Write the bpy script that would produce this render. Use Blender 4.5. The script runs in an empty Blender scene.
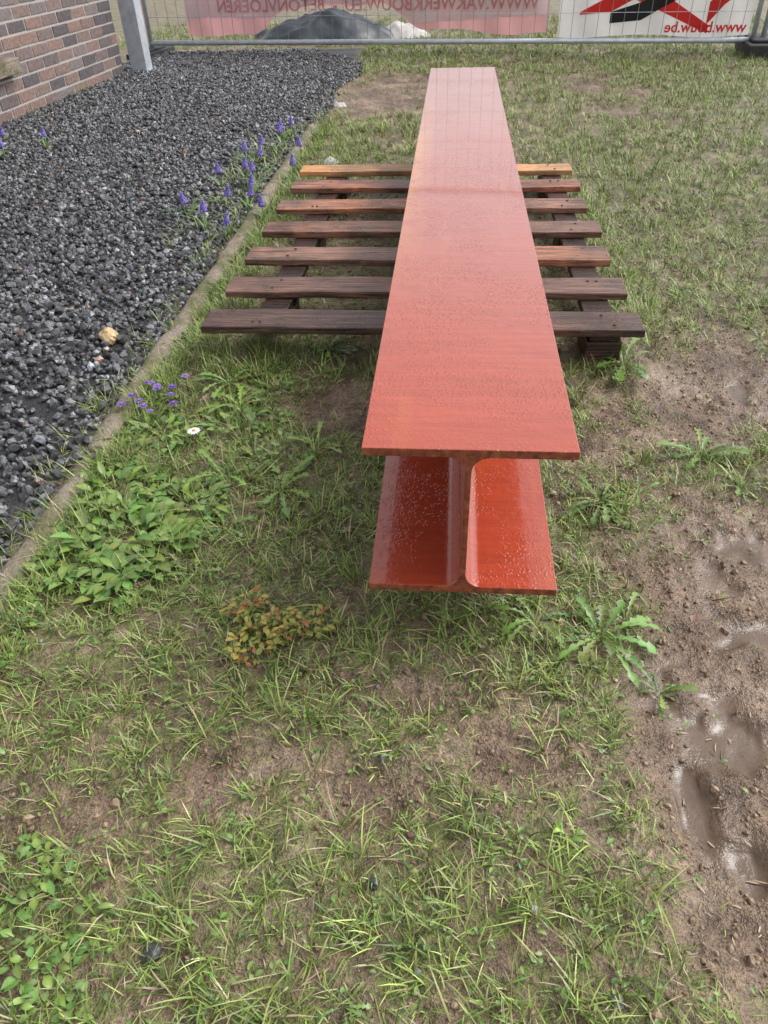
import bpy, bmesh, math, random
import numpy as np
from bisect import bisect_left
from mathutils import Matrix, Vector
random.seed(7); rng=np.random.default_rng(11)
scene=bpy.context.scene
col=scene.collection
scene.view_settings.view_transform='Standard'
try: scene.view_settings.look='None'
except Exception: pass
scene.view_settings.exposure=0

# ------------------------------------------------------------ helpers
def vnoise(x,y,seed=0):
    xi=np.floor(x).astype(np.int64); yi=np.floor(y).astype(np.int64)
    xf=x-xi; yf=y-yi
    def h(a,b):
        n=(a*374761393+b*668265263+seed*1442695041)&0xffffffff
        n=((n^(n>>13))*1274126177)&0xffffffff
        return ((n^(n>>16))&0xffff)/65535.0
    u=xf*xf*(3-2*xf); v=yf*yf*(3-2*yf)
    return (h(xi,yi)*(1-u)+h(xi+1,yi)*u)*(1-v)+(h(xi,yi+1)*(1-u)+h(xi+1,yi+1)*u)*v
def fbm(x,y,seed=0,o=4):
    s=0;a=1;t=0
    for i in range(o):
        s=s+a*vnoise(x*2**i+17.3*i,y*2**i-9.1*i,seed+i); t+=a; a*=.5
    return s/t
def sstep(a,b,x):
    t=np.clip((x-a)/(b-a),0,1); return t*t*(3-2*t)

def mesh_np(name,verts,loops,starts,mat,colr=None,smooth=False,mats=None):
    me=bpy.data.meshes.new(name)
    verts=np.asarray(verts,dtype=np.float32).reshape(-1,3)
    me.vertices.add(len(verts)); me.vertices.foreach_set('co',verts.ravel())
    me.loops.add(len(loops)); me.loops.foreach_set('vertex_index',np.asarray(loops,dtype=np.int32))
    me.polygons.add(len(starts)); me.polygons.foreach_set('loop_start',np.asarray(starts,dtype=np.int32))
    me.update(calc_edges=True)
    if colr is not None:
        at=me.attributes.new('Col','FLOAT_COLOR','POINT')
        c=np.ones((len(verts),4),dtype=np.float32); c[:,:3]=colr
        at.data.foreach_set('color',c.ravel())
    me.polygons.foreach_set('use_smooth',np.full(len(starts),smooth,dtype=bool))
    me.materials.append(mat)
    ob=bpy.data.objects.new(name,me); col.objects.link(ob)
    return ob

class MB:
    """small mesh builder"""
    def __init__(s): s.v=[];s.f=[];s.c=[];s.m=[]
    def add(s,vs,fs,c=(1,1,1),m=0):
        b=len(s.v); s.v+= [tuple(v) for v in vs]; s.f+=[tuple(i+b for i in f) for f in fs]
        s.c+=[c]*len(vs) if not isinstance(c,list) else c
        s.m+=[m]*len(fs)
    def obj(s,name,mats,smooth=False,parent=None,bevel=0,seg=2):
        me=bpy.data.meshes.new(name); me.from_pydata(s.v,[],s.f)
        at=me.attributes.new('Col','FLOAT_COLOR','POINT')
        ca=np.ones((len(s.v),4),dtype=np.float32); ca[:,:3]=np.array(s.c,dtype=np.float32).reshape(-1,3); at.data.foreach_set('color',ca.ravel())
        for m in (mats if isinstance(mats,list) else [mats]): me.materials.append(m)
        me.polygons.foreach_set('material_index',s.m)
        me.polygons.foreach_set('use_smooth',[smooth]*len(s.f))
        me.update()
        ob=bpy.data.objects.new(name,me); col.objects.link(ob)
        if parent: ob.parent=parent
        if bevel:
            b=ob.modifiers.new('b','BEVEL'); b.width=bevel; b.segments=seg; b.limit_method='ANGLE'; b.angle_limit=math.radians(40)
        return ob
    def box(s,x0,x1,y0,y1,z0,z1,c=(1,1,1),m=0,jit=0):
        vs=[(x,y,z) for x in (x0,x1) for y in (y0,y1) for z in (z0,z1)]
        if jit: vs=[tuple(k+random.uniform(-jit,jit) for k in v) for v in vs]
        s.add(vs,[(0,1,3,2),(4,6,7,5),(0,4,5,1),(2,3,7,6),(0,2,6,4),(1,5,7,3)],c,m)
    def tube(s,p0,p1,r,n=8,c=(1,1,1),m=0,r1=None,cap=True):
        p0=Vector(p0);p1=Vector(p1);d=(p1-p0).normalized()
        a=d.orthogonal().normalized(); b=d.cross(a); r1=r if r1 is None else r1
        vs=[p0+(a*math.cos(2*math.pi*i/n)+b*math.sin(2*math.pi*i/n))*r for i in range(n)]
        vs+=[p1+(a*math.cos(2*math.pi*i/n)+b*math.sin(2*math.pi*i/n))*r1 for i in range(n)]
        fs=[(i,(i+1)%n,n+(i+1)%n,n+i) for i in range(n)]
        if cap: fs+=[tuple(range(n-1,-1,-1)),tuple(range(n,2*n))]
        s.add(vs,fs,c,m)

def empty(name,loc=(0,0,0),rot=0):
    e=bpy.data.objects.new(name,None); col.objects.link(e); e.location=loc; e.rotation_euler=(0,0,rot); return e

def newmat(name):
    m=bpy.data.materials.new(name); m.use_nodes=True; nt=m.node_tree
    return m,nt,nt.nodes['Principled BSDF']
class N:
    def __init__(s,nt): s.nt=nt
    def node(s,t,**k):
        n=s.nt.nodes.new(t)
        for a,b in k.items(): setattr(n,a,b)
        return n
    def link(s,a,b): s.nt.links.new(a,b)
    def noise(s,scale,detail=6,rough=.6,vec=None,dist=0):
        n=s.node('ShaderNodeTexNoise'); n.inputs['Scale'].default_value=scale; n.inputs['Detail'].default_value=min(detail,4)
        n.inputs['Roughness'].default_value=rough; n.inputs['Distortion'].default_value=dist
        if vec is not None: s.link(vec,n.inputs['Vector'])
        return n.outputs['Fac']
    def ramp(s,fac,stops):
        n=s.node('ShaderNodeValToRGB'); e=n.color_ramp.elements
        while len(e)<len(stops): e.new(.5)
        for i,(p,c) in enumerate(stops): e[i].position=p; e[i].color=(c,c,c,1) if isinstance(c,(int,float)) else (*c,1)
        s.link(fac,n.inputs[0]); return n.outputs[0]
    def mix(s,fac,a,b,bt='MIX'):
        n=s.node('ShaderNodeMix',data_type='RGBA',blend_type=bt)
        for i,v in ((0,fac),(6,a),(7,b)):
            if isinstance(v,(int,float)): n.inputs[i].default_value=v if i==0 else (v,v,v,1)
            elif isinstance(v,tuple): n.inputs[i].default_value=(*v,1)
            else: s.link(v,n.inputs[i])
        return n.outputs[2]
    def math(s,op,a,b=0):
        n=s.node('ShaderNodeMath',operation=op)
        for i,v in ((0,a),(1,b)):
            if isinstance(v,(int,float)): n.inputs[i].default_value=v
            else: s.link(v,n.inputs[i])
        return n.outputs[0]
    def coord(s,scale=(1,1,1),gen=False):
        t=s.node('ShaderNodeTexCoord'); m=s.node('ShaderNodeMapping'); m.inputs['Scale'].default_value=scale
        s.link(t.outputs['Object'],m.inputs[0]); return m.outputs[0]
    def attr(s,name='Col'):
        n=s.node('ShaderNodeAttribute'); n.attribute_name=name; return n.outputs['Color']
    def bump(s,h,strength=.3,dist=.01,normal=None):
        n=s.node('ShaderNodeBump'); n.inputs['Strength'].default_value=strength; n.inputs['Distance'].default_value=dist
        s.link(h,n.inputs['Height'])
        if normal is not None: s.link(normal,n.inputs['Normal'])
        return n.outputs[0]

# ------------------------------------------------------------ world fields
MUD=[(.70,.80,.22,.55,-.36),(.40,.42,.12,.25,-.28),(.80,1.80,.34,.28,-.30),(.45,1.5,.2,.15,-.12),(-.15,.56,.09,.06,-.26),
 (-.33,.6,.10,.06,-.20),(-.62,.5,.12,.07,-.32),(.01,.75,.12,.06,-.22),(-.25,1.65,.16,.22,-.22),(1.03,5.3,.3,.4,-.3),(.9,6.0,.4,.3,-.25),
 (-.50,5.8,.32,1.0,-.4),(.05,1.35,.18,.25,-.12),(1.5,2.6,.2,.25,-.15),(.1,.62,.06,.04,-.22),(.35,.72,.09,.16,-.22),(.22,.62,.06,.05,-.15),(-.1,.42,.06,.04,-.2),(.55,1.2,.15,.2,-.12),
 (1.4,3.3,.6,.8,.22),(.9,4.3,.4,.9,.2),(1.8,5.5,.5,1.0,.15),(-.6,1.2,.22,.4,.14),(.0,.33,.35,.10,.10),(.62,2.6,.14,.8,.1),(-.2,.95,.3,.15,.08),(-.25,.7,.3,.05,.10),(.63,1.4,.1,.08,.22),(.38,1.22,.1,.08,.2),(.8,1.3,.12,.1,.2)]
def wetf(x,y):
    w=np.zeros_like(x)
    for cx,cy,rx,ry,a in [(.40,.44,.07,.10,1.0),(.50,.76,.17,.16,.95),(.78,1.75,.22,.12,.8),(.60,1.1,.16,.2,.65),(.75,.6,.2,.3,.9)]:
        w=w+a*np.exp(-(((x-cx)/rx)**2+((y-cy)/ry)**2)**1.3)
    n=fbm(x*17,y*13,55,5)
    w=w*(sstep(.44,.58,n)*1.2+.22)
    for cx,cy,rx,ry in [(.372,.590,.026,.062),(.425,.505,.022,.03),(.47,.70,.03,.04)]:
        q=((x-cx)/rx)**2+((y-cy)/ry)**2; w=w+1.2*sstep(1.6,.7,q*(.5+n))
    return np.clip(w,0,1)
def dens(x,y):
    n=fbm(x*3.1+5,y*3.1,3,4)*.55+fbm(x*12,y*12,21,3)*.45
    for cx,cy,rx,ry,a in MUD: n=n+a*np.exp(-(((x-cx)/rx)**2+((y-cy)/ry)**2))
    return sstep(.30,.59,n+.074)
def gravel_mask(x,y):
    edge=-.86+np.where(y>4.8,.06+.10*(fbm(y*2.0,x*0+3,5,3)-.5)*2,0)
    e=edge-.12*sstep(7.2,8.2,y)*4
    return (x<e)&(y<8.15)&(y>-3)&(x>-2.95)
def hgt(x,y):
    z=.030*(fbm(x*1.7,y*1.7,9,3)-.5)+.020*(fbm(x*11,y*11,12,3)-.5)+.016*(fbm(x*38,y*38,14,3)-.5)
    rg=1-np.abs(2*fbm(x*17+3,y*13,77,3)-1); z=z+.016*(rg-.8)*(1-dens(x,y))
    g=1/(1+np.exp((x+.88)/.02))
    z=z*(1-.6*g)+g*.004
    w=wetf(x,y); z=z*(1-.85*np.clip(w,0,1))-.009*w
    z=z+.012*(dens(x,y)-.5)*(1-g)
    z=z+.034*sstep(-.80,-.68,x)*(1-sstep(.50,.72,x))*sstep(1.62,1.86,y)*(1-sstep(3.45,3.75,y))
    far=sstep(9,30,np.hypot(x,y)); return z*(1-far)

# ------------------------------------------------------------ ground
xs=np.concatenate([-np.geomspace(400,3.2,14),np.arange(-3.0,-.95,.06),np.arange(-.95,1.5,.010),np.arange(1.5,4,.05),np.geomspace(4.2,400,14)])
ys=np.concatenate([-np.geomspace(400,.7,14),np.arange(-.5,.2,.05),np.arange(.2,3,.010),np.arange(3,9.2,.04),np.geomspace(9.5,400,14)])
X,Y=np.meshgrid(xs,ys); nx,ny=len(xs),len(ys)
Z=hgt(X,Y); D=dens(X,Y)
XL=list(map(float,xs)); YL=list(map(float,ys))
def H(x,y): return float(Z[min(bisect_left(YL,y),ny-1),min(bisect_left(XL,x),nx-1)])
def DD(x,y): return float(D[min(bisect_left(YL,y),ny-1),min(bisect_left(XL,x),nx-1)])
V=np.stack([X,Y,Z],-1).reshape(-1,3)
i=np.arange(nx-1)[None,:]+np.arange(ny-1)[:,None]*nx
F=np.stack([i,i+1,i+1+nx,i+nx],-1).reshape(-1,4)
gm=1/(1+np.exp((X+.88)/.02))*((Y<8.2)&(X>-3.0))
C=np.stack([D,wetf(X,Y),gm],-1).reshape(-1,3)
m,nt,p=newmat('soil'); n=N(nt)
co=n.coord()
a=n.attr(); sep=n.node('ShaderNodeSeparateColor'); n.link(a,sep.inputs[0])
n1=n.noise(6,4,.65,co); n2=n.noise(45,4,.7,co); n3=n.noise(220,2,.7,co)
soil=n.ramp(n1,[(.30,(.165,.108,.070)),(.5,(.30,.21,.142)),(.68,(.45,.335,.245))])
soil=n.mix(.8,soil,n.ramp(n2,[(.30,.32),(.5,.85),(.7,1.3)]),'MULTIPLY')
soil=n.mix(.7,soil,n.ramp(n3,[(.35,.40),(.6,1.25)]),'MULTIPLY')
damp=n.ramp(n.noise(3.3,4,.65,co),[(.42,0),(.54,1)])
soil=n.mix(n.math('MULTIPLY',damp,.50),soil,n.mix(1.0,soil,(.42,.36,.32),'MULTIPLY'))
green=n.mix(n.ramp(n2,[(.4,0),(.6,1)]),(.08,.10,.024),(.19,.225,.057))
gf=n.math('MULTIPLY',sep.outputs[0],n.ramp(n.noise(30,3,.6,co),[(.42,.05),(.62,.8)]))
c=n.mix(gf,soil,green)
c=n.mix(sep.outputs[2],c,n.mix(n2,(.012,.012,.014),(.05,.05,.055)))
c=n.mix(n.math('MULTIPLY',sep.outputs[1],.8),c,(.115,.074,.048))
n.link(c,p.inputs['Base Color'])
ro=n.math('SUBTRACT',n.math('ADD',n.math('MULTIPLY',n2,.6),.22),n.math('MULTIPLY',sep.outputs[1],.7))
ro=n.math('SUBTRACT',ro,n.math('MULTIPLY',damp,.16))
ro=n.math('MAXIMUM',ro,.06)
n.link(ro,p.inputs['Roughness'])
hh=n.math('ADD',n.math('MULTIPLY',n2,1.0),n.math('MULTIPLY',n3,.35))
bs=n.math('SUBTRACT',1.0,n.math('MULTIPLY',sep.outputs[1],.92))
b=n.node('ShaderNodeBump'); b.inputs['Distance'].default_value=.014; n.link(hh,b.inputs['Height']); n.link(bs,b.inputs['Strength'])
n.link(b.outputs[0],p.inputs['Normal'])
ground=mesh_np('ground',V,F.ravel(),np.arange(0,F.size,4),m,C,True)

# ------------------------------------------------------------ stones
t=(1+5**.5)/2
ICO=np.array([(-1,t,0),(1,t,0),(-1,-t,0),(1,-t,0),(0,-1,t),(0,1,t),(0,-1,-t),(0,1,-t),(t,0,-1),(t,0,1),(-t,0,-1),(-t,0,1)])/1.902
ICF=np.array([(0,11,5),(0,5,1),(0,1,7),(0,7,10),(0,10,11),(1,5,9),(5,11,4),(11,10,2),(10,7,6),(7,1,8),(3,9,4),(3,4,2),(3,2,6),(3,6,8),(3,8,9),(4,9,5),(2,4,11),(6,2,10),(8,6,7),(9,8,1)])
def rotm(k):
    q=rng.normal(size=(k,4)); q/=np.linalg.norm(q,axis=1)[:,None]; w,x,y,z=q.T
    return np.stack([1-2*(y*y+z*z),2*(x*y-z*w),2*(x*z+y*w),2*(x*y+z*w),1-2*(x*x+z*z),2*(y*z-x*w),2*(x*z-y*w),2*(y*z+x*w),1-2*(x*x+y*y)],-1).reshape(-1,3,3)
def stones(name,pos,size,cols,mat,flat=(.55,.8)):
    k=len(pos)
    v=ICO[None]*(1+rng.uniform(-.28,.22,(k,12,1)))+rng.uniform(-.12,.12,(k,12,3))
    sc=np.stack([np.ones(k),rng.uniform(.6,.95,k),rng.uniform(*flat,k)],-1)
    v=v*sc[:,None,:]
    v=np.einsum('kij,knj->kni',rotm(k),v)*size[:,None,None]+pos[:,None,:]
    f=(ICF[None]+np.arange(k)[:,None,None]*12).reshape(-1,3)
    cc=np.repeat(cols,12,axis=0)
    return mesh_np(name,v.reshape(-1,3),f.ravel(),np.arange(0,f.size,3),mat,cc,False)
m,nt,p=newmat('gravel_stone'); n=N(nt); co=n.coord()
nn=n.noise(160,3,.7,co)
n.link(n.mix(.8,n.attr(),n.ramp(nn,[(.3,.55),(.7,1.35)]),'MULTIPLY'),p.inputs['Base Color'])
n.link(n.ramp(nn,[(.3,.18),(.7,.45)]),p.inputs['Roughness'])
M_STONE=m
k=70000
px=rng.uniform(-2.95,-.70,k); py=rng.uniform(.6,8.2,k)
keep=gravel_mask(px,py)|((rng.random(k)<np.where(py<1.9,.16,.06)*np.exp(-(px+.86)/.05))&(px>-.86))
px,py=px[keep],py[keep]; k=len(px)
sz=np.clip(rng.lognormal(math.log(.0104),.32,k),.0045,.020)
pz=hgt(px,py)+rng.uniform(-.003,.012,k)
g=np.clip(rng.lognormal(math.log(.095),.54,k),.025,.40)
cc=np.stack([g*rng.uniform(.94,1.04,k),g,g*rng.uniform(1.0,1.12,k)],-1)
o=rng.random(k)<.015; cc[o]=cc[o]*np.array([1.8,1.2,.8])
stones('gravel_path',np.stack([px,py,pz],-1),sz,cc,M_STONE)
k=36000
px=rng.uniform(-.8,1.3,k); py=rng.uniform(.22,3.4,k)
keep=rng.random(k)<(1.05-dens(px,py)*.6)*(1-wetf(px,py))
px,py=px[keep],py[keep];k=len(px)
sz=np.clip(rng.lognormal(math.log(.0021),.6,k),.001,.010)
g=rng.uniform(.65,1.3,k)[:,None]*np.array([[.27,.188,.126]])
o=rng.random(k)<.02; g[o]=rng.uniform(.12,.4,(o.sum(),1))
m,nt,p=newmat('crumb'); n=N(nt); n.link(n.attr(),p.inputs['Base Color']); p.inputs['Roughness'].default_value=.45
stones('soil_crumbs',np.stack([px,py,hgt(px,py)+sz*.2],-1),sz,g,m,(.6,.95))
def rock(name,x,y,s,c):
    bm=bmesh.new(); bmesh.ops.create_icosphere(bm,subdivisions=3,radius=1)
    for v in bm.verts:
        c0=v.co.copy(); q=np.array([c0.x*1.6+x*9]),np.array([c0.y*1.6+c0.z*1.1])
        v.co*= .75+.55*float(fbm(q[0],q[1],4,3)[0]); v.co.x*=s[0]; v.co.y*=s[1]; v.co.z*=s[2]
    me=bpy.data.meshes.new(name); bm.to_mesh(me); bm.free()
    at=me.attributes.new('Col','FLOAT_COLOR','POINT')
    for d in at.data: d.color=(*c,1)
    me.materials.append(M_STONE); ob=bpy.data.objects.new(name,me); col.objects.link(ob)
    ob.location=(x,y,H(x,y)+s[2]*.45+(.012 if x<-.9 else 0)); ob.rotation_euler=(.2,.1,x*7)
rock('yellow_rock',-1.02,2.0,(.034,.026,.022),(.58,.42,.22))
rock('dark_stone',-.34,.34,(.013,.012,.010),(.05,.05,.06))
rock('dark_stone',.22,.33,(.010,.008,.006),(.10,.10,.11))
rock('dark_stone',-.075,.44,(.008,.007,.006),(.05,.055,.06))
rock('brick_fragment',-1.18,1.55,(.012,.010,.009),(.50,.10,.05))

# ------------------------------------------------------------ foliage material
def leafmat(name,rough=.42,trans=0):
    m,nt,p=newmat(name); n=N(nt); a=n.attr()
    n.link(a,p.inputs['Base Color']); p.inputs['Roughness'].default_value=rough
    if trans:
        tr=n.node('ShaderNodeBsdfTranslucent'); n.link(n.mix(1.0,a,(1.15,1.25,.6),'MULTIPLY'),tr.inputs[0])
        mx=n.node('ShaderNodeMixShader'); mx.inputs[0].default_value=trans
        out=nt.nodes['Material Output']
        n.link(p.outputs[0],mx.inputs[1]); n.link(tr.outputs[0],mx.inputs[2]); n.link(mx.outputs[0],out.inputs[0])
    return m
M_GRASS=leafmat('grass_blade',.40,0); M_LEAF=leafmat('leaf',.33,.15)

# ------------------------------------------------------------ grass
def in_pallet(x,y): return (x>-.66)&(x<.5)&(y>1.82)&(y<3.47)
def blades(cx,cy,nb,Lm,spread):
    k=len(cx); bx=np.repeat(cx,nb)+rng.normal(0,1,k*nb)*np.repeat(spread,nb); by=np.repeat(cy,nb)+rng.normal(0,1,k*nb)*np.repeat(spread,nb)
    K=k*nb
    L=np.repeat(Lm,nb)*rng.uniform(.45,1.3,K)
    th=rng.uniform(0,2*np.pi,K)
    tl=np.repeat(rng.uniform(0,2*np.pi,k),nb); 
    lean=rng.uniform(.2,1.6,K)
    dx=np.cos(th)*lean+np.cos(tl)*.4; dy=np.sin(th)*lean+np.sin(tl)*.4
    z0=hgt(bx,by)-.003
    W=rng.uniform(.0005,.0012,K)*np.repeat(np.where(Lm>.05,1.15,1.0),nb)*(1+.12*np.clip(by-2,0,6))
    ts=np.array([0,.35,.7,1.0]); P=[]
    nrm=np.hypot(dx,dy)+1e-6
    side=np.stack([-dy/nrm,dx/nrm,np.zeros(K)],-1)
    tw=rng.uniform(-.6,.6,K); side[:,2]=tw*.6
    droop=rng.uniform(.2,1.1,K); cv_=rng.normal(0,.16,K)
    up=1/np.sqrt(1+nrm**2)
    for t in ts:
        h=L*(t*up - droop*.38*t*t*np.minimum(nrm,1.0))
        r=L*(t*.75+.35*t*t)*up; q=L*cv_*t*t/nrm
        P.append(np.stack([bx+dx*r-dy*q,by+dy*r+dx*q,z0+np.maximum(h,.003*t)+.001],-1))
    wd=[1,.95,.65]
    vs=[]
    for j in range(3):
        vs.append(P[j]-side*(W*wd[j])[:,None]); vs.append(P[j]+side*(W*wd[j])[:,None])
    vs.append(P[3])
    v=np.stack(vs,1)
    pal=np.array([[.265,.365,.080],[.180,.285,.058],[.365,.445,.12],[.115,.195,.044],[.47,.51,.19]])
    ci=rng.choice(5,K,p=[.32,.27,.19,.14,.08])
    c=pal[ci]*rng.uniform(.75,1.25,K)[:,None]
    tuft=np.repeat(rng.uniform(.62,1.2,k),nb)[:,None]; c=c*tuft
    dry=rng.random(K)<.11; c[dry]=np.array([.52,.44,.26])*rng.uniform(.5,1.1,dry.sum())[:,None]
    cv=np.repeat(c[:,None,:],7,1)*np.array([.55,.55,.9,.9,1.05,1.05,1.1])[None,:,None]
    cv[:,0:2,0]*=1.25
    return v.reshape(-1,3),cv.reshape(-1,3),K
VS=[];CS=[];KT=0
def region(x0,x1,y0,y1,tpm,nb,L0,L1,sp,floor=.05,power=1.0):
    global KT
    k=int((x1-x0)*(y1-y0)*tpm); x=rng.uniform(x0,x1,k); y=rng.uniform(y0,y1,k)
    d=np.clip(dens(x,y),0,1)**power
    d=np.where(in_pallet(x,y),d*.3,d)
    d=d*(1-np.clip(wetf(x,y)*1.5,0,1))+floor*(1-wetf(x,y))
    keep=(rng.random(k)<d)&(~gravel_mask(x,y))&(~((np.abs(x+.83)<.038)&(y<4.8)&(rng.random(k)<.90)))
    x,y,d=x[keep],y[keep],d[keep]
    L=rng.uniform(L0,L1,len(x))*(.65+.5*d)
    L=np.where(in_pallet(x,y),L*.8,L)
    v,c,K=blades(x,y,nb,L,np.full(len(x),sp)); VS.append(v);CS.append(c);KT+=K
region(-.86,.95,.2,1.5,1900,9,.018,.044,.007,.055)
region(-.86,1.25,1.5,2.3,1450,9,.022,.048,.008,.05)
region(-.86,1.25,.18,2.3,150,12,.045,.075,.007,.02)
region(-.86,2.0,2.3,4.5,900,9,.025,.055,.009)
region(-.86,2.9,4.5,8.6,600,8,.028,.06,.012)
region(-3.5,3.2,8.3,10.5,260,8,.03,.07,.014,.3)
def strip(x0,x1,y0,y1,k,L0,L1,nb=12):
    global KT
    x=rng.uniform(x0,x1,k);y=rng.uniform(y0,y1,k)
    v,c,K=blades(x,y,nb,rng.uniform(L0,L1,k),np.full(k,.007)); VS.append(v);CS.append(c);KT+=K
strip(-.82,-.73,.3,1.9,300,.04,.08); strip(-.795,-.73,1.7,4.9,250,.04,.075); strip(-.94,-.86,1.0,4.9,100,.04,.08,9); strip(-1.1,-.88,2.8,4.8,80,.05,.11,9)
strip(-.72,-.62,1.8,3.5,120,.05,.09); strip(.5,.62,1.9,3.4,110,.04,.08)
strip(-.66,-.3,1.76,1.92,60,.05,.09); strip(-.3,.5,1.76,1.84,30,.04,.07); strip(-2.9,-2.75,5,6.9,14,.05,.1)
strip(-.85,-.2,4.2,5.2,150,.05,.10)
V=np.concatenate(VS);C=np.concatenate(CS)
base=(np.arange(KT)*7)[:,None]
lo=(np.array([0,1,3,2, 2,3,5,4, 4,5,6])[None]+base).ravel()
st=(np.array([0,4,8])[None]+(np.arange(KT)*11)[:,None]).ravel()
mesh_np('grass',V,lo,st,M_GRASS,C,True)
NBL=KT

# ------------------------------------------------------------ leafy plants
def leaf(mb,x,y,z,a,L,w,e=.6,droop=1.2,lobes=False,c=(.1,.2,.04),nseg=None,stalk=.15):
    nseg=nseg or (12 if lobes else 6)
    px,pz=0.0,0.0; ang=e; vs=[];cs=[]
    ca,sa=math.cos(a),math.sin(a); curl=random.uniform(-.5,.5)
    for i in range(nseg+1):
        t=i/nseg
        if lobes:
            ww=w*(.16+.84*min(1,t*1.25)**1.1)*(1.0 if i%2==0 else .34)*random.uniform(.75,1.2)
            if t>.93: ww=w*.05
            if i==nseg-1: ww=w*.6
        else:
            ww=w*math.sin(math.pi*min(1,max(0,(t-stalk)/(1-stalk)))**.8)+.0006
            if i==nseg: ww=.0003
        sx=px*ca-sa*curl*L*.3*t*t; sy=px*sa+ca*curl*L*.3*t*t
        back=(-.35*w if lobes and i%2==0 else 0)
        fold=.28*ww
        zz=max(z+pz,z-.002)
        vs.append((x+sx+(ca*back)-sa*ww,y+sy+sa*back+ca*ww,zz+fold)); vs.append((x+sx,y+sy,zz)); vs.append((x+sx+ca*back+sa*ww,y+sy+sa*back-ca*ww,zz+fold))
        mid=(min(1,c[0]*1.4),min(1,c[1]*1.25),c[2]*1.4); cs+= [c,mid,c]
        px+=L/nseg*math.cos(ang); pz+=L/nseg*math.sin(ang); ang-=droop/nseg
    fs=[]
    for i in range(nseg):
        b=i*3; fs+=[(b,b+1,b+4,b+3),(b+1,b+2,b+5,b+4)]
    mb.add(vs,fs,cs)
def gcol(k=1): 
    s=random.uniform(.62,1.25)*k; return (random.uniform(.13,.20)*s,random.uniform(.24,.31)*s,random.uniform(.05,.08)*s)
def dandelion(x,y,r,nl=12):
    mb=MB()
    for i in range(nl):
        a=i*2.4+random.uniform(-.4,.4); leaf(mb,x+.004*math.cos(a),y+.004*math.sin(a),H(x,y)+.003,a,r*random.uniform(.5,1.1),r*random.uniform(.07,.12),random.uniform(.2,.9),random.uniform(.7,1.6),True,gcol(.95))
    return mb.obj('dandelion_plant',M_LEAF,True)
def broadleaf(name,x,y,r,nl,L,ck=1.0,ecc=1.0,wf=(.16,.25)):
    mb=MB()
    for i in range(nl):
        rr=r*math.sqrt(random.random()); a=random.uniform(0,6.283); qx=x+rr*math.cos(a); qy=y+rr*math.sin(a)*ecc
        leaf(mb,qx,qy,H(qx,qy)+random.uniform(0,.028)*(1-rr/r*.6),a+random.uniform(-1,1),L*random.uniform(.5,1.2),L*random.uniform(*wf),random.uniform(.1,.9),random.uniform(.5,1.6),False,gcol(ck))
    return mb.obj(name,M_LEAF,True)
for x,y,r,nl in [(-.53,1.63,.12,16),(-.58,1.72,.10,10),(-.327,1.87,.11,12),(-.36,1.29,.12,14),(.281,.89,.11,18),(.33,.93,.07,8),(.363,.786,.075,10),
    (.335,1.257,.09,13),(.589,1.453,.11,14),(.469,1.824,.12,13),(.646,1.338,.07,8),(-.098,.300,.04,7),(-.70,.62,.05,8),(-.05,1.75,.07,8),(.75,2.4,.07,9),(.9,2.05,.06,8),
    (-.42,2.0,.08,9),(-.72,2.3,.07,8),(.17,.92,.08,10),(.12,.96,.06,9),(-.45,1.15,.07,9),(-.3,1.45,.09,10),(-.62,.85,.05,8),(.42,1.3,.05,8),(-.47,1.0,.06,8),(-.18,1.2,.05,8),(-.44,1.4,.09,10),(-.5,1.33,.09,10),(-.46,1.72,.09,10)]:
    dandelion(x,y,r,nl)
for x,y,r,nl,L in [(-.65,1.10,.13,250,.046),(-.72,1.27,.09,120,.042),(-.56,1.22,.09,110,.040),(-.49,.36,.07,60,.022),(-.55,.42,.05,40,.022),(-.52,1.58,.12,90,.030),(-.70,1.50,.08,90,.036),(-.73,1.02,.06,60,.042),(-.62,.98,.06,60,.038),(-.38,1.42,.08,30,.024),(-.45,.30,.05,36,.020)]:
    broadleaf('leafy_weed',x,y,r,nl,L)
broadleaf('leafy_weed',.182,.524,.012,9,.018,1.5)
mb=MB()
for i in range(300):
    rr=.092*math.sqrt(random.random()); a=random.uniform(0,6.283); rr*=.8+.35*math.sin(a*3+1); qx=-.298+rr*math.cos(a)*1.1; qy=.87+rr*math.sin(a)*.8
    c=random.choice([(.34,.32,.06),(.26,.27,.05),(.36,.29,.07),(.28,.11,.04),(.18,.21,.04),(.20,.24,.05)])
    leaf(mb,qx,qy,H(qx,qy)+random.uniform(.002,.035),random.uniform(0,6.28),random.uniform(.010,.020),random.uniform(.0028,.0052),random.uniform(-.1,.8),random.uniform(.4,1.4),False,c,4)
mb.obj('yellow_weed',M_LEAF,True)
mb=MB(); cnt=0
while cnt<6500:
    x=random.uniform(-.8,1.3); y=random.uniform(.25,3.6)
    if random.random()>DD(x,y)*.8+.06: continue
    cnt+=1
    for j in range(random.choice([1,2,3])):
        leaf(mb,x+random.gauss(0,.004),y+random.gauss(0,.004),H(x,y)+random.uniform(.002,.012),random.uniform(0,6.28),random.uniform(.005,.012),random.uniform(.0014,.003),random.uniform(-.1,.5),.6,False,gcol(random.uniform(.6,1.1)),3)
mb.obj('ground_cover_leaves',M_LEAF,True)
mb=MB()
for i in range(3400):
    x=random.uniform(-.8,1.3); y=random.uniform(.25,3.6)
    c=random.choice([(.38,.30,.18),(.25,.16,.09),(.12,.07,.04),(.34,.27,.15)])
    leaf(mb,x,y,H(x,y)+.002,random.uniform(0,6.28),random.uniform(.006,.022),random.uniform(.0004,.0009),random.uniform(-.05,.2),.15,False,c,3)
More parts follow.
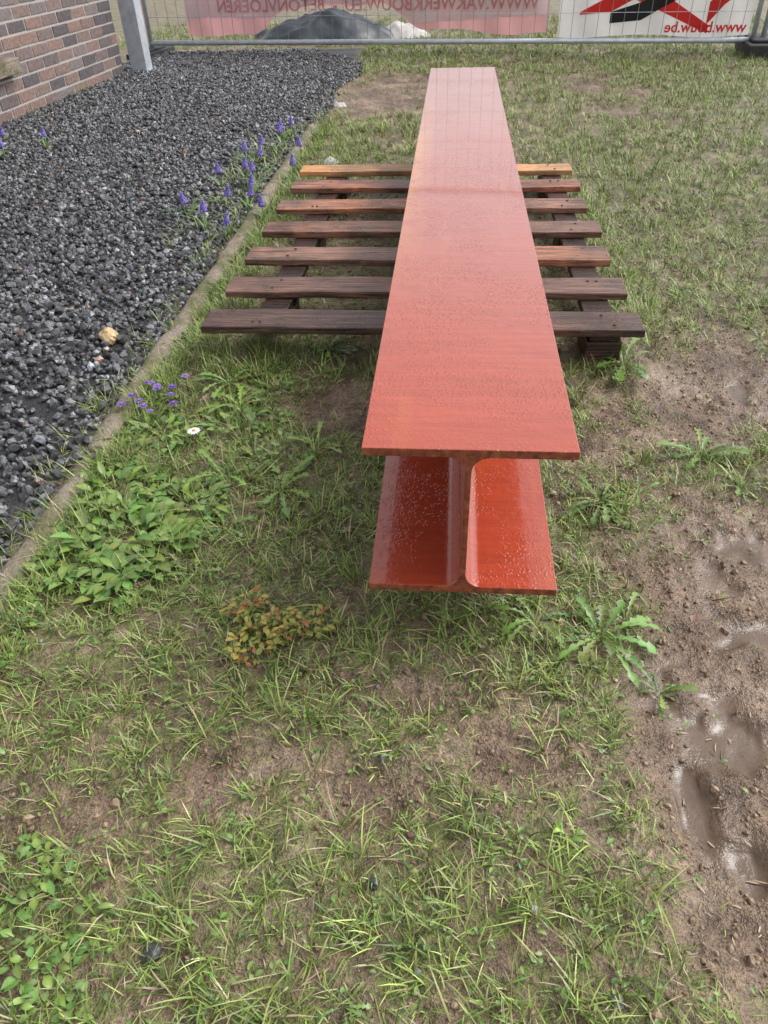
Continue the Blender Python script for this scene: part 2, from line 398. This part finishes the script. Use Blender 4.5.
for i in range(60):
    x=random.uniform(-.75,1.2); y=random.uniform(.28,3.4); c=random.choice([(.14,.08,.05),(.20,.11,.06),(.09,.055,.04)])
    leaf(mb,x,y,H(x,y)+.004,random.uniform(0,6.28),random.uniform(.012,.026),random.uniform(.004,.007),.1,.5,False,c,5)
mb.obj('dead_leaf_litter',M_LEAF,True)
m,nt,p=newmat('petal'); n=N(nt); n.link(n.attr(),p.inputs['Base Color']); p.inputs['Roughness'].default_value=.5; M_PET=m
def muscari(x,y,h=.10):
    mb=MB(); z=H(x,y); lx=random.uniform(-.02,.02); ly=random.uniform(-.02,.02)
    for j in range(8):
        leaf(mb,x,y,z,random.uniform(0,6.28),random.uniform(.08,.15),.0026,random.uniform(.8,1.3),random.uniform(.9,1.9),False,(.16,.29,.08),6,0)
    mb.tube((x,y,z),(x+lx,y+ly,z+h),.0016,6,(.14,.2,.06))
    mb2=MB()
    for r_ in range(8):
        t=r_/7; zz=z+h*.72+t*.040; rad=.0115*(1-t*.7); kk=7 if r_<5 else 4
        for q in range(kk):
            a=q*2*math.pi/kk+r_*.45; f=(zz-z)/h
            cx=x+lx*f+rad*math.cos(a); cy=y+ly*f+rad*math.sin(a)
            c=random.choice([(.24,.18,.58),(.32,.26,.68),(.17,.12,.44)])
            s=.0048*(1-.4*t)
            mb2.add([(cx+v[0]*s,cy+v[1]*s,zz+v[2]*s*1.3) for v in ICO],[tuple(f_) for f_ in ICF],c)
    e=empty('grape_hyacinth'); mb.obj('stem_and_leaves',M_LEAF,True,e); mb2.obj('flower_head',M_PET,True,e)
for x,y in [(-1.11,3.17),(-1.0,3.02),(-1.07,3.58),(-1.02,4.2),(-.93,4.6),(-.87,3.25),(-.92,3.62),(-.96,3.9),(-.9,3.45),(-.93,4.35),(-1.0,3.75),(-.88,2.9),(-.77,3.1),(-.76,3.7),(-1.05,4.0),(-.78,4.1),(-.98,3.3),(-.95,4.5),(-2.45,4.2),(-2.6,4.5),(-2.3,4.4)]: muscari(x,y,random.uniform(.08,.12))
def petals(name,x,y,z,k,r,pc,cc):
    mb=MB()
    for i in range(k):
        a=i*6.283/k; leaf(mb,x,y,z,a,r,r*(.22 if k>8 else .42),.15,.3,False,pc,4,0)
    mb.add([(x+v[0]*r*.28,y+v[1]*r*.28,z+.003+v[2]*r*.15) for v in ICO],[tuple(f) for f in ICF],cc)
    mb.tube((x,y,H(x,y)),(x,y,z),.0012,5,(.1,.18,.05))
    mb.obj(name,M_PET,True)
petals('daisy_flower',-.60,1.46,.045,18,.016,(.8,.8,.78),(.6,.4,.03))
for i in range(14):
    x=-.775+random.uniform(-.05,.09); y=1.62+random.uniform(-.12,.09)
    petals('violet_flower',x,y,H(x,y)+random.uniform(.03,.06),5,random.uniform(.010,.014),random.choice([(.15,.09,.34),(.11,.06,.26),(.22,.14,.42)]),(.3,.22,.3))
broadleaf('leafy_weed',-.77,1.62,.06,30,.035,.8)
for yy in (.75,.85,.95,1.05,1.2,1.35,1.5,2.0,2.4,2.7,3.2,3.7): broadleaf('leafy_weed',-.79+random.uniform(-.01,.03),yy,.042,26,.025,.9,1.8)

# ------------------------------------------------------------ kerb edging
m,nt,p=newmat('old_concrete'); n=N(nt); co=n.coord()
a1=n.noise(9,4,.65,co); a2=n.noise(70,4,.7,co)
c=n.mix(a2,(.13,.10,.075),(.46,.37,.30)); c=n.mix(n.ramp(a1,[(.43,0),(.58,.85)]),c,n.mix(a2,(.055,.06,.02),(.20,.195,.075)))
n.link(c,p.inputs['Base Color']); p.inputs['Roughness'].default_value=.65; n.link(n.bump(a2,1.0,.012),p.inputs['Normal']); M_CONC=m
e=empty('concrete_edging'); y=-.6
idx=0
while y<4.8:
    L=min(.995,4.8-y); idx+=1
    mb=MB(); ox=random.uniform(-.005,.005); oz=random.uniform(-.003,.003)+(-.010 if y<1.3 else .005); ns=60; vs=[];fs=[]
    prof=[(-.030,-.08),(-.032,.008),(-.026,.021),(-.013,.029),(.004,.031),(.018,.027),(.028,.017),(.031,.004),(.030,-.08)]
    q=len(prof); yv=y+L*np.arange(ns+1)/ns
    top=.010*(fbm(yv*6.,yv*0+2,7,3)-.5)
    wv=[1+.55*(fbm(yv*20.,yv*0+j*.8,31,3)-.5) for j in range(q)]
    for s in range(ns+1):
        for j,(a,b) in enumerate(prof):
            w=float(wv[j][s]); vs.append((-.83+ox+a*w,yv[s],oz+b*(w if b>0 else 1)+(float(top[s]) if b>0 else 0)))
    for s in range(ns):
        for j in range(q-1): fs.append((s*q+j,s*q+j+1,(s+1)*q+j+1,(s+1)*q+j))
    fs+=[tuple(range(q-1,-1,-1)),tuple(ns*q+j for j in range(q))]
    mb.add(vs,fs); mb.obj('edging_block_%d'%idx,M_CONC,True,e); y+=L+.006

# ------------------------------------------------------------ pallet
def wood(name,c0,c1,rough):
    m,nt,p=newmat(name); n=N(nt)
    tc=n.node('ShaderNodeTexCoord'); mp=n.node('ShaderNodeMapping'); mp.inputs['Scale'].default_value=(1.6,30,30); n.link(tc.outputs['Object'],mp.inputs[0])
    g=n.noise(3,4,.7,mp.outputs[0],1.2); big=n.noise(6,4,.65,tc.outputs['Object'])
    a=n.attr()
    c=n.mix(n.ramp(g,[(.36,0),(.64,1)]),c0,c1); c=n.mix(.9,c,n.ramp(big,[(.3,.38),(.7,1.65)]),'MULTIPLY'); c=n.mix(1.0,c,a,'MULTIPLY')
    c=n.mix(n.ramp(n.noise(2.3,3,.6,tc.outputs['Object']),[(.50,0),(.64,.7)]),c,n.mix(1.0,c,(1.7,1.25,.9),'MULTIPLY'))
    n.link(c,p.inputs['Base Color']); n.link(n.ramp(big,[(.35,rough),(.7,rough+.3)]),p.inputs['Roughness'])
    n.link(n.bump(g,.8,.006),p.inputs['Normal']); return m
M_WOOD=wood('wet_wood',(.046,.026,.019),(.28,.158,.112),.18)
M_WOODT=wood('new_wood',(.26,.12,.045),(.60,.34,.16),.3)
m,nt,p=newmat('nail_steel'); p.inputs['Base Color'].default_value=(.08,.05,.04,1); p.inputs['Metallic'].default_value=.7; p.inputs['Roughness'].default_value=.5; M_NAIL=m
pal=empty('wooden_pallet')
bc=[(1.885,.115,(.55,.50,.53)),(2.12,.115,(.85,.77,.77)),(2.385,.12,(1.15,1.05,1.0)),(2.635,.115,(1.0,.92,.88)),(2.90,.12,(1.4,1.22,1.1)),(3.16,.115,(1.2,.98,.92)),(3.40,.11,(1,1,1))]
def board(name,x0,x1,y0,y1,z0,z1,c,mat,ns=24):
    mb=MB(); vs=[];fs=[];sd=random.random()*50
    for s in range(ns+1):
        t=s/ns; xx=x0+(x1-x0)*t
        w0=.007*(vnoise(np.array([t*9+sd]),np.array([1.]),3)[0]-.5); w1=.007*(vnoise(np.array([t*9+sd]),np.array([5.]),3)[0]-.5); wz=.004*(vnoise(np.array([t*3+sd]),np.array([9.]),3)[0]-.5)
        for a,b in ((y0+w0,z0),(y1+w1,z0),(y1+w1,z1+wz),(y0+w0,z1+wz)): vs.append((xx,a,b))
    for s in range(ns):
        for j in range(4): fs.append((s*4+j,(s+1)*4+j,(s+1)*4+(j+1)%4,s*4+(j+1)%4))
    fs+=[(0,1,2,3),tuple(ns*4+j for j in (3,2,1,0))]
    mb.add(vs,fs,c); return mb.obj(name,mat,False,pal,.003,2)
for i,(yc,w,c) in enumerate(bc):
    dy=random.uniform(-.006,.006)
    board('deck_board_%d'%(i+1),(-.675 if i==0 else -.658)+random.uniform(-.008,.008),.503+random.uniform(-.01,.01),yc-w/2+dy,yc+w/2+dy,.1225,.1440,c,M_WOODT if i==6 else M_WOOD)
mb=MB(); 
for i,(yc,w,c) in enumerate(bc):
    for xc_ in (-.52,-.50,-.1,-.07,.40,.43):
        qx=xc_+random.uniform(-.01,.01); qy=yc+random.choice([-.03,.03]); mb.tube((qx,qy,.1435),(qx,qy,.1458),.0042,8)
mb.obj('nails',M_NAIL,False,pal)
mb=MB()
for xc_ in (-.50,-.08,.415):
    y0=1.83 if xc_>0 else 1.90
    mb.box(xc_-.04,xc_+.04,y0+.015,3.45,.100,.1218,(.22,.19,.18))  # bearer tint darkened to stand in for shade seen between the deck boards
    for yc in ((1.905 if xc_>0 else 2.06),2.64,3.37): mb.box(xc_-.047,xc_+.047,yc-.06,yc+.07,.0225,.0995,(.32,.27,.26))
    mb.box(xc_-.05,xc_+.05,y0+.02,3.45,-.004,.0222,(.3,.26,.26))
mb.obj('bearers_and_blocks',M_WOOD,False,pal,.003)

# ------------------------------------------------------------ steel beam
m,nt,p=newmat('red_oxide_primer'); n=N(nt); co=n.coord()
tc=n.node('ShaderNodeTexCoord')
st=n.node('ShaderNodeMapping'); st.inputs['Scale'].default_value=(9,1.0,9); n.link(tc.outputs['Object'],st.inputs[0])
stv=n.noise(2.2,4,.6,st.outputs[0])
cr=n.node('ShaderNodeMapping'); cr.inputs['Scale'].default_value=(3,40,3); n.link(tc.outputs['Object'],cr.inputs[0])
brush=n.noise(2.0,4,.65,cr.outputs[0])
bigv=n.noise(3.5,4,.6,co); fine=n.noise(110,3,.6,co); mid=n.noise(24,3,.55,co)
c=n.mix(bigv,(.355,.052,.024),(.445,.076,.037))
c=n.mix(.5,c,n.mix(1.0,c,n.ramp(brush,[(.3,.72),(.7,1.2)]),'MULTIPLY'))
c=n.mix(n.ramp(stv,[(.60,0),(.78,.30)]),c,(.50,.15,.05))
sx=n.node('ShaderNodeSeparateXYZ'); n.link(tc.outputs['Object'],sx.inputs[0])
ex=n.math('ADD',sx.outputs[0],.115)
mk=n.math('SUBTRACT',1.0,n.math('MULTIPLY',ex,16)); mk=n.math('MAXIMUM',mk,0)
my=n.math('SUBTRACT',1.0,n.math('ABSOLUTE',n.math('MULTIPLY',n.math('SUBTRACT',sx.outputs[1],2.5),.85))); my=n.math('MAXIMUM',my,0)
c=n.mix(n.math('MULTIPLY',n.math('MULTIPLY',mk,my),n.ramp(n.noise(14,4,.6,co),[(.35,0),(.5,1.0)])),c,(.62,.22,.03))
n.link(c,p.inputs['Base Color'])
vor=n.node('ShaderNodeTexVoronoi'); vor.inputs['Scale'].default_value=150; n.link(co,vor.inputs['Vector'])
drop=n.ramp(vor.outputs['Distance'],[(.05,1),(.40,0)])
dm=n.ramp(n.noise(6,3,.6,co),[(.42,0),(.58,1)])
ht=n.math('ADD',n.math('MULTIPLY',drop,n.math('MULTIPLY',dm,1.3)),n.math('ADD',n.math('MULTIPLY',fine,.6),n.math('MULTIPLY',mid,1.6)))
ht=n.math('ADD',ht,n.math('MULTIPLY',brush,.8))
n.link(n.bump(ht,.42,.0023),p.inputs['Normal'])
n.link(n.ramp(bigv,[(.35,.10),(.65,.24)]),p.inputs['Roughness'])
p.inputs['Specular IOR Level'].default_value=.5
p.inputs['Coat Weight'].default_value=.9; p.inputs['Coat Roughness'].default_value=.04; p.inputs['Coat IOR'].default_value=1.36
M_RED=m
m,nt,p=newmat('rusty_cut_edge'); n=N(nt); co=n.coord(); q=n.noise(60,4,.7,co)
n.link(n.ramp(q,[(.35,(.11,.032,.018)),(.5,(.26,.06,.03)),(.65,(.34,.12,.05))]),p.inputs['Base Color']); p.inputs['Roughness'].default_value=.5; n.link(n.bump(q,.5,.003),p.inputs['Normal']); M_CUT=m
B=.300;Hh=.277;tf=.0135;tw=.009;r=.026
xc=.035;z0=.1455
half=[]
half.append((B/2,0)); half.append((B/2,tf))
for i in range(9):
    a=-math.pi/2-i*(math.pi/2)/8; cx=tw/2+r; cz=tf+r
    half.append((cx+r*math.cos(a),cz+r*math.sin(a)))
for i in range(9):
    a=math.pi-i*(math.pi/2)/8; cx=tw/2+r; cz=Hh-tf-r
    half.append((cx+r*math.cos(a),cz+r*math.sin(a)))
half.append((B/2,Hh-tf)); half.append((B/2,Hh))
prof=half+[(-x,z) for x,z in reversed(half)]
ysb=[.85]+list(np.linspace(.86,4.03,34))+[4.04]
mb=MB(); q=len(prof); vs=[(xc+x,yy,z0+z) for yy in ysb for x,z in prof]; fs=[];ms=[]
for s in range(len(ysb)-1):
    for j in range(q): fs.append((s*q+j,s*q+(j+1)%q,(s+1)*q+(j+1)%q,(s+1)*q+j))
mb.add(vs,fs,(1,1,1),0)
mb.f.append(tuple(range(q-1,-1,-1))); mb.m.append(1); mb.f.append(tuple((len(ysb)-1)*q+j for j in range(q))); mb.m.append(1)
beam=mb.obj('steel_h_beam',[M_RED,M_CUT],False,None,.0012,2)
bm=bmesh.new(); bm.from_mesh(beam.data); bmesh.ops.recalc_face_normals(bm,faces=bm.faces); bm.to_mesh(beam.data); bm.free()
for f in beam.data.polygons:
    nrm=f.normal
    f.use_smooth = (abs(nrm.x)>.02 and abs(nrm.z)>.02 and abs(nrm.y)<.1)

# ------------------------------------------------------------ brick wall
wl=empty('brick_wall',(-2.76,6.93,0),math.radians(-3.5))
m,nt,p=newmat('brick'); n=N(nt); co=n.coord(); q=n.noise(40,4,.7,co)
n.link(n.mix(.8,n.attr(),n.ramp(q,[(.3,.5),(.7,1.4)]),'MULTIPLY'),p.inputs['Base Color']); p.inputs['Roughness'].default_value=.8; n.link(n.bump(q,.6,.006),p.inputs['Normal']); M_BR=m
m,nt,p=newmat('mortar'); n=N(nt); co=n.coord(); q=n.noise(90,4,.7,co); n.link(n.ramp(q,[(.3,(.30,.275,.255)),(.7,(.50,.465,.44))]),p.inputs['Base Color']); p.inputs['Roughness'].default_value=.9; n.link(n.bump(q,.6,.004),p.inputs['Normal'])
mb=MB(); mb.box(-.295,-.004,-4.0,-.004,-.1,2.2); mb.obj('mortar_core',m,False,wl)
mb=MB(); bcs=[(.19,.14,.13),(.22,.155,.135),(.15,.12,.12),(.25,.165,.14),(.11,.095,.10),(.20,.165,.16)]
for k_ in range(-1,29):
    z=k_*.075+.006; off=.11 if k_%2 else 0
    yy=-off; 
    if off: mb.box(-.30+.196,0,-.100,0,z,z+.061,random.choice(bcs),0,.0015)
    while yy>-3.95:
        dd=random.uniform(-.002,.002); mb.box(-.1+dd,dd,yy-.208,yy-.0 if yy else 0,z,z+.061,random.choice(bcs),0,.0015); yy-=.22
    xx=-.11 if not off else -.115
    while xx>-.3:
        mb.box(max(xx-.1,-.3),xx,-.1,0.001,z,z+.061,random.choice(bcs),0,.0015); xx-=.11
mb.obj('bricks',M_BR,False,wl,.003,2)
mb=MB(); mb.box(.001,.075,-2.6,-1.62,.26,.345,(1,1,1)); mb.obj('stone_sill',M_CONC,False,wl,.006)

# ------------------------------------------------------------ metal post
def metal(name,c,rough=.4,met=.6):
    m,nt,p=newmat(name); n=N(nt); q=n.noise(18,4,.6,n.coord()); n.link(n.ramp(q,[(.3,tuple(k*.8 for k in c)),(.7,tuple(min(1,k*1.15) for k in c))]),p.inputs['Base Color']); p.inputs['Metallic'].default_value=met; p.inputs['Roughness'].default_value=rough; return m
M_GALV=metal('galvanised_steel',(.56,.60,.66),.42,.2)
po=empty('galvanised_post',(-2.66,7.03,0),math.radians(-6))
mb=MB()
mb.box(-.07,.07,-.006,.006,0,2.1); mb.box(-.07,-.060,.0065,.11,0,2.1); mb.box(.060,.07,.0065,.11,0,2.1)
mb.box(-.10,.10,-.05,.14,-.02,.012); mb.obj('channel_post',M_GALV,False,po,.002)
mb=MB(); 
for a,b in ((-.085,-.035),(.085,-.035),(-.085,.125),(.085,.125)): mb.tube((a,b,.012),(a,b,.03),.010,6)
mb.obj('anchor_bolts',M_GALV,False,po)

# ------------------------------------------------------------ mesh fence
fa=math.atan2(7.40-8.03,2.49+2.89)
def fpt(s): return (-2.89+math.cos(fa)*s,8.03+math.sin(fa)*s)
def panel(s0,s1):
    x,y=fpt(s0); e=empty('construction_fence_panel',(x,y,0),fa); W=s1-s0; mb=MB()
    mb.tube((0,0,.10),(W,0,.10),.021,10); mb.tube((0,0,2.0),(W,0,2.0),.021,10); mb.tube((0,0,.06),(0,0,2.02),.021,10); mb.tube((W,0,.06),(W,0,2.02),.021,10)
    mb.obj('frame_tubes',M_GALV,True,e)
    mb=MB(); k=int(W/.104)
    for i in range(1,k): 
        xx=W*i/k+random.uniform(-.002,.002); mb.tube((xx,-.004,.10),(xx,-.004,2.0),.0022,5)
    for zz in (.30,.55,.8,1.05,1.3,1.55,1.8): mb.tube((0,.001,zz),(W,.001,zz),.0022,5)
    mb.obj('mesh_wires',M_GALV,True,e)
    return e
panel(.02,5.36); panel(5.44,8.9)
M_RUB=metal('black_rubber',(.035,.035,.038),.7,0)
for s in (0.0,5.40,8.93):
    x,y=fpt(s); mb=MB(); e=empty('fence_foot',(x,y,0),fa)
    mb.box(-.11,.11,-.30,.30,-.01,.10 if s>5 else .045); mb.box(-.07,.07,-.20,.20,.1005 if s>5 else .0455,.125 if s>5 else .06); mb.obj('rubber_block',M_RUB,False,e,.012)
def clothmat(name,c,rough=.55):
    m,nt,p=newmat(name); n=N(nt); co=n.coord(); q=n.noise(5,4,.6,co)
    n.link(n.mix(.6,n.mix(.35,c,n.attr(),'MULTIPLY') ,n.ramp(q,[(.3,.72),(.65,1.1)]),'MULTIPLY'),p.inputs['Base Color']); p.inputs['Roughness'].default_value=rough
    tr=n.node('ShaderNodeBsdfTranslucent'); tr.inputs[0].default_value=(*c,1); mx=n.node('ShaderNodeMixShader'); mx.inputs[0].default_value=.4
    n.link(p.outputs[0],mx.inputs[1]); n.link(tr.outputs[0],mx.inputs[2]); n.link(mx.outputs[0],nt.nodes['Material Output'].inputs[0])
    return m
M_PINK=clothmat('faded_pink_vinyl',(.78,.42,.42)); M_WHITE=clothmat('white_vinyl',(.82,.79,.78)); M_TXT=clothmat('faded_red_print',(.66,.34,.35)); M_REDP=clothmat('red_print',(.72,.035,.03)); M_BLK=clothmat('black_print',(.02,.02,.025)); M_WPINK=clothmat('pale_pink_vinyl',(.82,.74,.74))
def wave(x,z,sd=0,amp=.03):
    return amp*(math.sin(x*5.1+sd)+.6*math.sin(x*11.7+1.3*sd+z*4)+.35*math.sin(x*23+z*9))
def sheet(name,x0,x1,zb,zt,mat,parent,off=0,sd=0,amp=.03,nx_=120,nz=14):
    mb=MB(); vs=[];fs=[]
    for i in range(nx_+1):
        x=x0+(x1-x0)*i/nx_; a=zb(x);b_=zt(x)
        for j in range(nz+1):
            z=a+(b_-a)*j/nz; vs.append((x,off+wave(x,z,sd,amp),z))
    for i in range(nx_):
        for j in range(nz): fs.append((i*(nz+1)+j,(i+1)*(nz+1)+j,(i+1)*(nz+1)+j+1,i*(nz+1)+j+1))
    mb.add(vs,fs); return mb.obj(name,mat,True,parent)
def text(s,size,x,z,mat,parent,off,sd,amp,mirror=True):
    cu=bpy.data.curves.new('lettering','FONT'); cu.body=s; cu.size=size; cu.resolution_u=3; cu.offset=.002
    t=bpy.data.objects.new('tmp',cu); col.objects.link(t); bpy.context.view_layer.update()
    me=bpy.data.meshes.new_from_object(t.evaluated_get(bpy.context.evaluated_depsgraph_get())); bpy.data.objects.remove(t)
    for v in me.vertices:
        X_=x-v.co.x if mirror else x+v.co.x; Z_=z+v.co.y; v.co=(X_,off+wave(X_,Z_,sd,amp),Z_)
    me.materials.clear(); me.materials.append(mat); at=me.attributes.new('Col','FLOAT_COLOR','POINT')
    for d in at.data: d.color=(1,1,1,1)
    ob=bpy.data.objects.new('lettering',me); col.objects.link(ob); ob.parent=parent
x,y=fpt(0); bn=empty('advertising_banner',(x,y,0),fa)
def zb1(x):
    return .17+.17*float(sstep(1.0,1.3,np.array(x)))*(1-float(sstep(2.2,2.6,np.array(x))))-.03*math.sin(x*2.2)+.012*math.sin(x*9)
sheet('vinyl_sheet',.35,3.68,zb1,lambda x:.78,M_PINK,bn,.14,0,.025)
sheet('white_band',.36,3.67,lambda x:max(zb1(x)+.02,.255+.03*math.sin(x*2)),lambda x:.445+.015*math.sin(x*2.3),M_WPINK,bn,.130,0,.025,120,4)
text('WWW.VAKWERKBOUW.EU  -  BETONVLOEREN',.135,3.6,.325,M_TXT,bn,.120,0,.025)
text('VLOEREN  EN  ESTRICH',.26,3.5,.47,M_WPINK,bn,.128,0,.025)
bn2=empty('advertising_banner',(x,y,0),fa)
sheet('vinyl_sheet',3.78,5.33,lambda x:.125+.012*math.sin(x*6),lambda x:.80,M_WHITE,bn2,.07,2,.014)
def poly(pts,mat,off,parent,sd=2,amp=.014):
    mb=MB(); vs=[];fs=[]; k=24
    for i in range(k+1):
        t=i/k*(len(pts)-1); a=min(int(t),len(pts)-2); f=t-a
        x_,l,h_=[pts[a][q]*(1-f)+pts[a+1][q]*f for q in range(3)]
        for j in range(4):
            z=l+(h_-l)*j/3; vs.append((x_,off+wave(x_,z,sd,amp),z))
    for i in range(k):
        for j in range(3): fs.append((i*4+j,(i+1)*4+j,(i+1)*4+j+1,i*4+j+1))
    mb.add(vs,fs); mb.obj('printed_shape',mat,True,parent)
poly([(4.02,.50,.78),(4.35,.40,.56),(4.75,.24,.34),(5.0,.14,.20)],M_REDP,.064,bn2)
poly([(4.2,.22,.30),(4.45,.24,.37),(4.8,.42,.56),(5.0,.56,.75)],M_BLK,.058,bn2)
poly([(3.95,.28,.30),(4.2,.30,.42),(4.5,.45,.6),(4.7,.6,.78)],M_REDP,.061,bn2)
poly([(4.98,.20,.36),(5.1,.34,.46),(5.3,.5,.72)],M_REDP,.064,bn2)
text('www.bouw.be',.11,5.3,.15,M_REDP,bn2,.060,2,.014)
def blob(name,x,y,sx_,sy_,sz_,mat,k=40):
    mb=MB(); fs=[]
    U,W_=np.meshgrid(np.linspace(-1,1,k+1),np.linspace(-1,1,k+1),indexing='ij')
    rr=np.minimum(1,np.hypot(U,W_)*(1+.3*(fbm(U*3+x,W_*3,6,2)-.5))); hh=np.maximum(0,(1-rr**2.5))*(.45+1.1*fbm(U*2.6+x,W_*2.6,8,5))
    zz=-.012+sz_*hh; vs=np.stack([x+U*sx_,y+W_*sy_,zz+np.array(hgt(x+U*sx_,y+W_*sy_))],-1).reshape(-1,3).tolist()
    for i in range(k):
        for j in range(k): fs.append((i*(k+1)+j,(i+1)*(k+1)+j,(i+1)*(k+1)+j+1,i*(k+1)+j+1))
    mb.add(vs,fs); mb.obj(name,mat,True)
blob('dark_tarpaulin',-1.35,9.0,.75,.45,.22,metal('tarp_plastic',(.03,.04,.05),.4,0))
blob('white_plastic_sheet',-.55,9.1,.3,.3,.10,M_WHITE)
blob('white_plastic_scrap',-.78,5.55,.07,.05,.035,M_WHITE,20); blob('white_plastic_scrap',-.62,4.05,.05,.06,.03,M_WHITE,20)
mb=MB(); 
for (x,y,a,L) in [(.14,.48,-.5,.05),(.20,.47,.3,.04),(-.02,.70,1.2,.05),(.5,1.0,.2,.06),(-.3,.5,2.0,.04)]:
    z=H(x,y)+.008; mb.tube((x,y,z),(x+L*math.cos(a),y+L*math.sin(a),z+.006),.0013,6,(.14,.06,.045),r1=.0007)
mb.obj('twigs',M_LEAF,True)

# ------------------------------------------------------------ light
EL,AZ=50,72
w=bpy.data.worlds.new('World'); scene.world=w; w.use_nodes=True; nt=w.node_tree; n=N(nt)
sky=n.node('ShaderNodeTexSky'); sky.sky_type='NISHITA'; sky.sun_disc=False; sky.sun_elevation=math.radians(EL); sky.sun_rotation=math.radians(AZ); sky.air_density=1.0; sky.dust_density=4.0; sky.ozone_density=1.0
hs=n.node('ShaderNodeHueSaturation'); hs.inputs['Saturation'].default_value=.15; hs.inputs['Value'].default_value=1.6; n.link(sky.outputs[0],hs.inputs['Color'])
bg=nt.nodes['Background']; n.link(hs.outputs[0],bg.inputs[0]); bg.inputs[1].default_value=.15
sl=bpy.data.lights.new('sun','SUN'); sl.energy=1.2; sl.angle=math.radians(35); sl.color=(1,.98,.95)
so=bpy.data.objects.new('sun',sl); col.objects.link(so)
e_,a_=math.radians(EL),math.radians(AZ)
d=Vector((math.sin(a_)*math.cos(e_),math.cos(a_)*math.cos(e_),math.sin(e_))); so.rotation_euler=d.to_track_quat('Z','Y').to_euler()

# ------------------------------------------------------------ camera
cam=bpy.data.cameras.new('camera'); cam.sensor_fit='VERTICAL'; cam.sensor_height=24; cam.lens=24*740/1024; cam.clip_start=.02; cam.clip_end=1500
oc=bpy.data.objects.new('camera',cam); col.objects.link(oc)
Rm=Matrix.Rotation(math.radians(5.8),4,'Z')@Matrix.Rotation(math.radians(51.0),4,'X')@Matrix.Rotation(math.radians(-2.0),4,'Z')
oc.matrix_world=Matrix.Translation((0,0,1.0))@Rm
scene.camera=oc
print('blades',NBL)
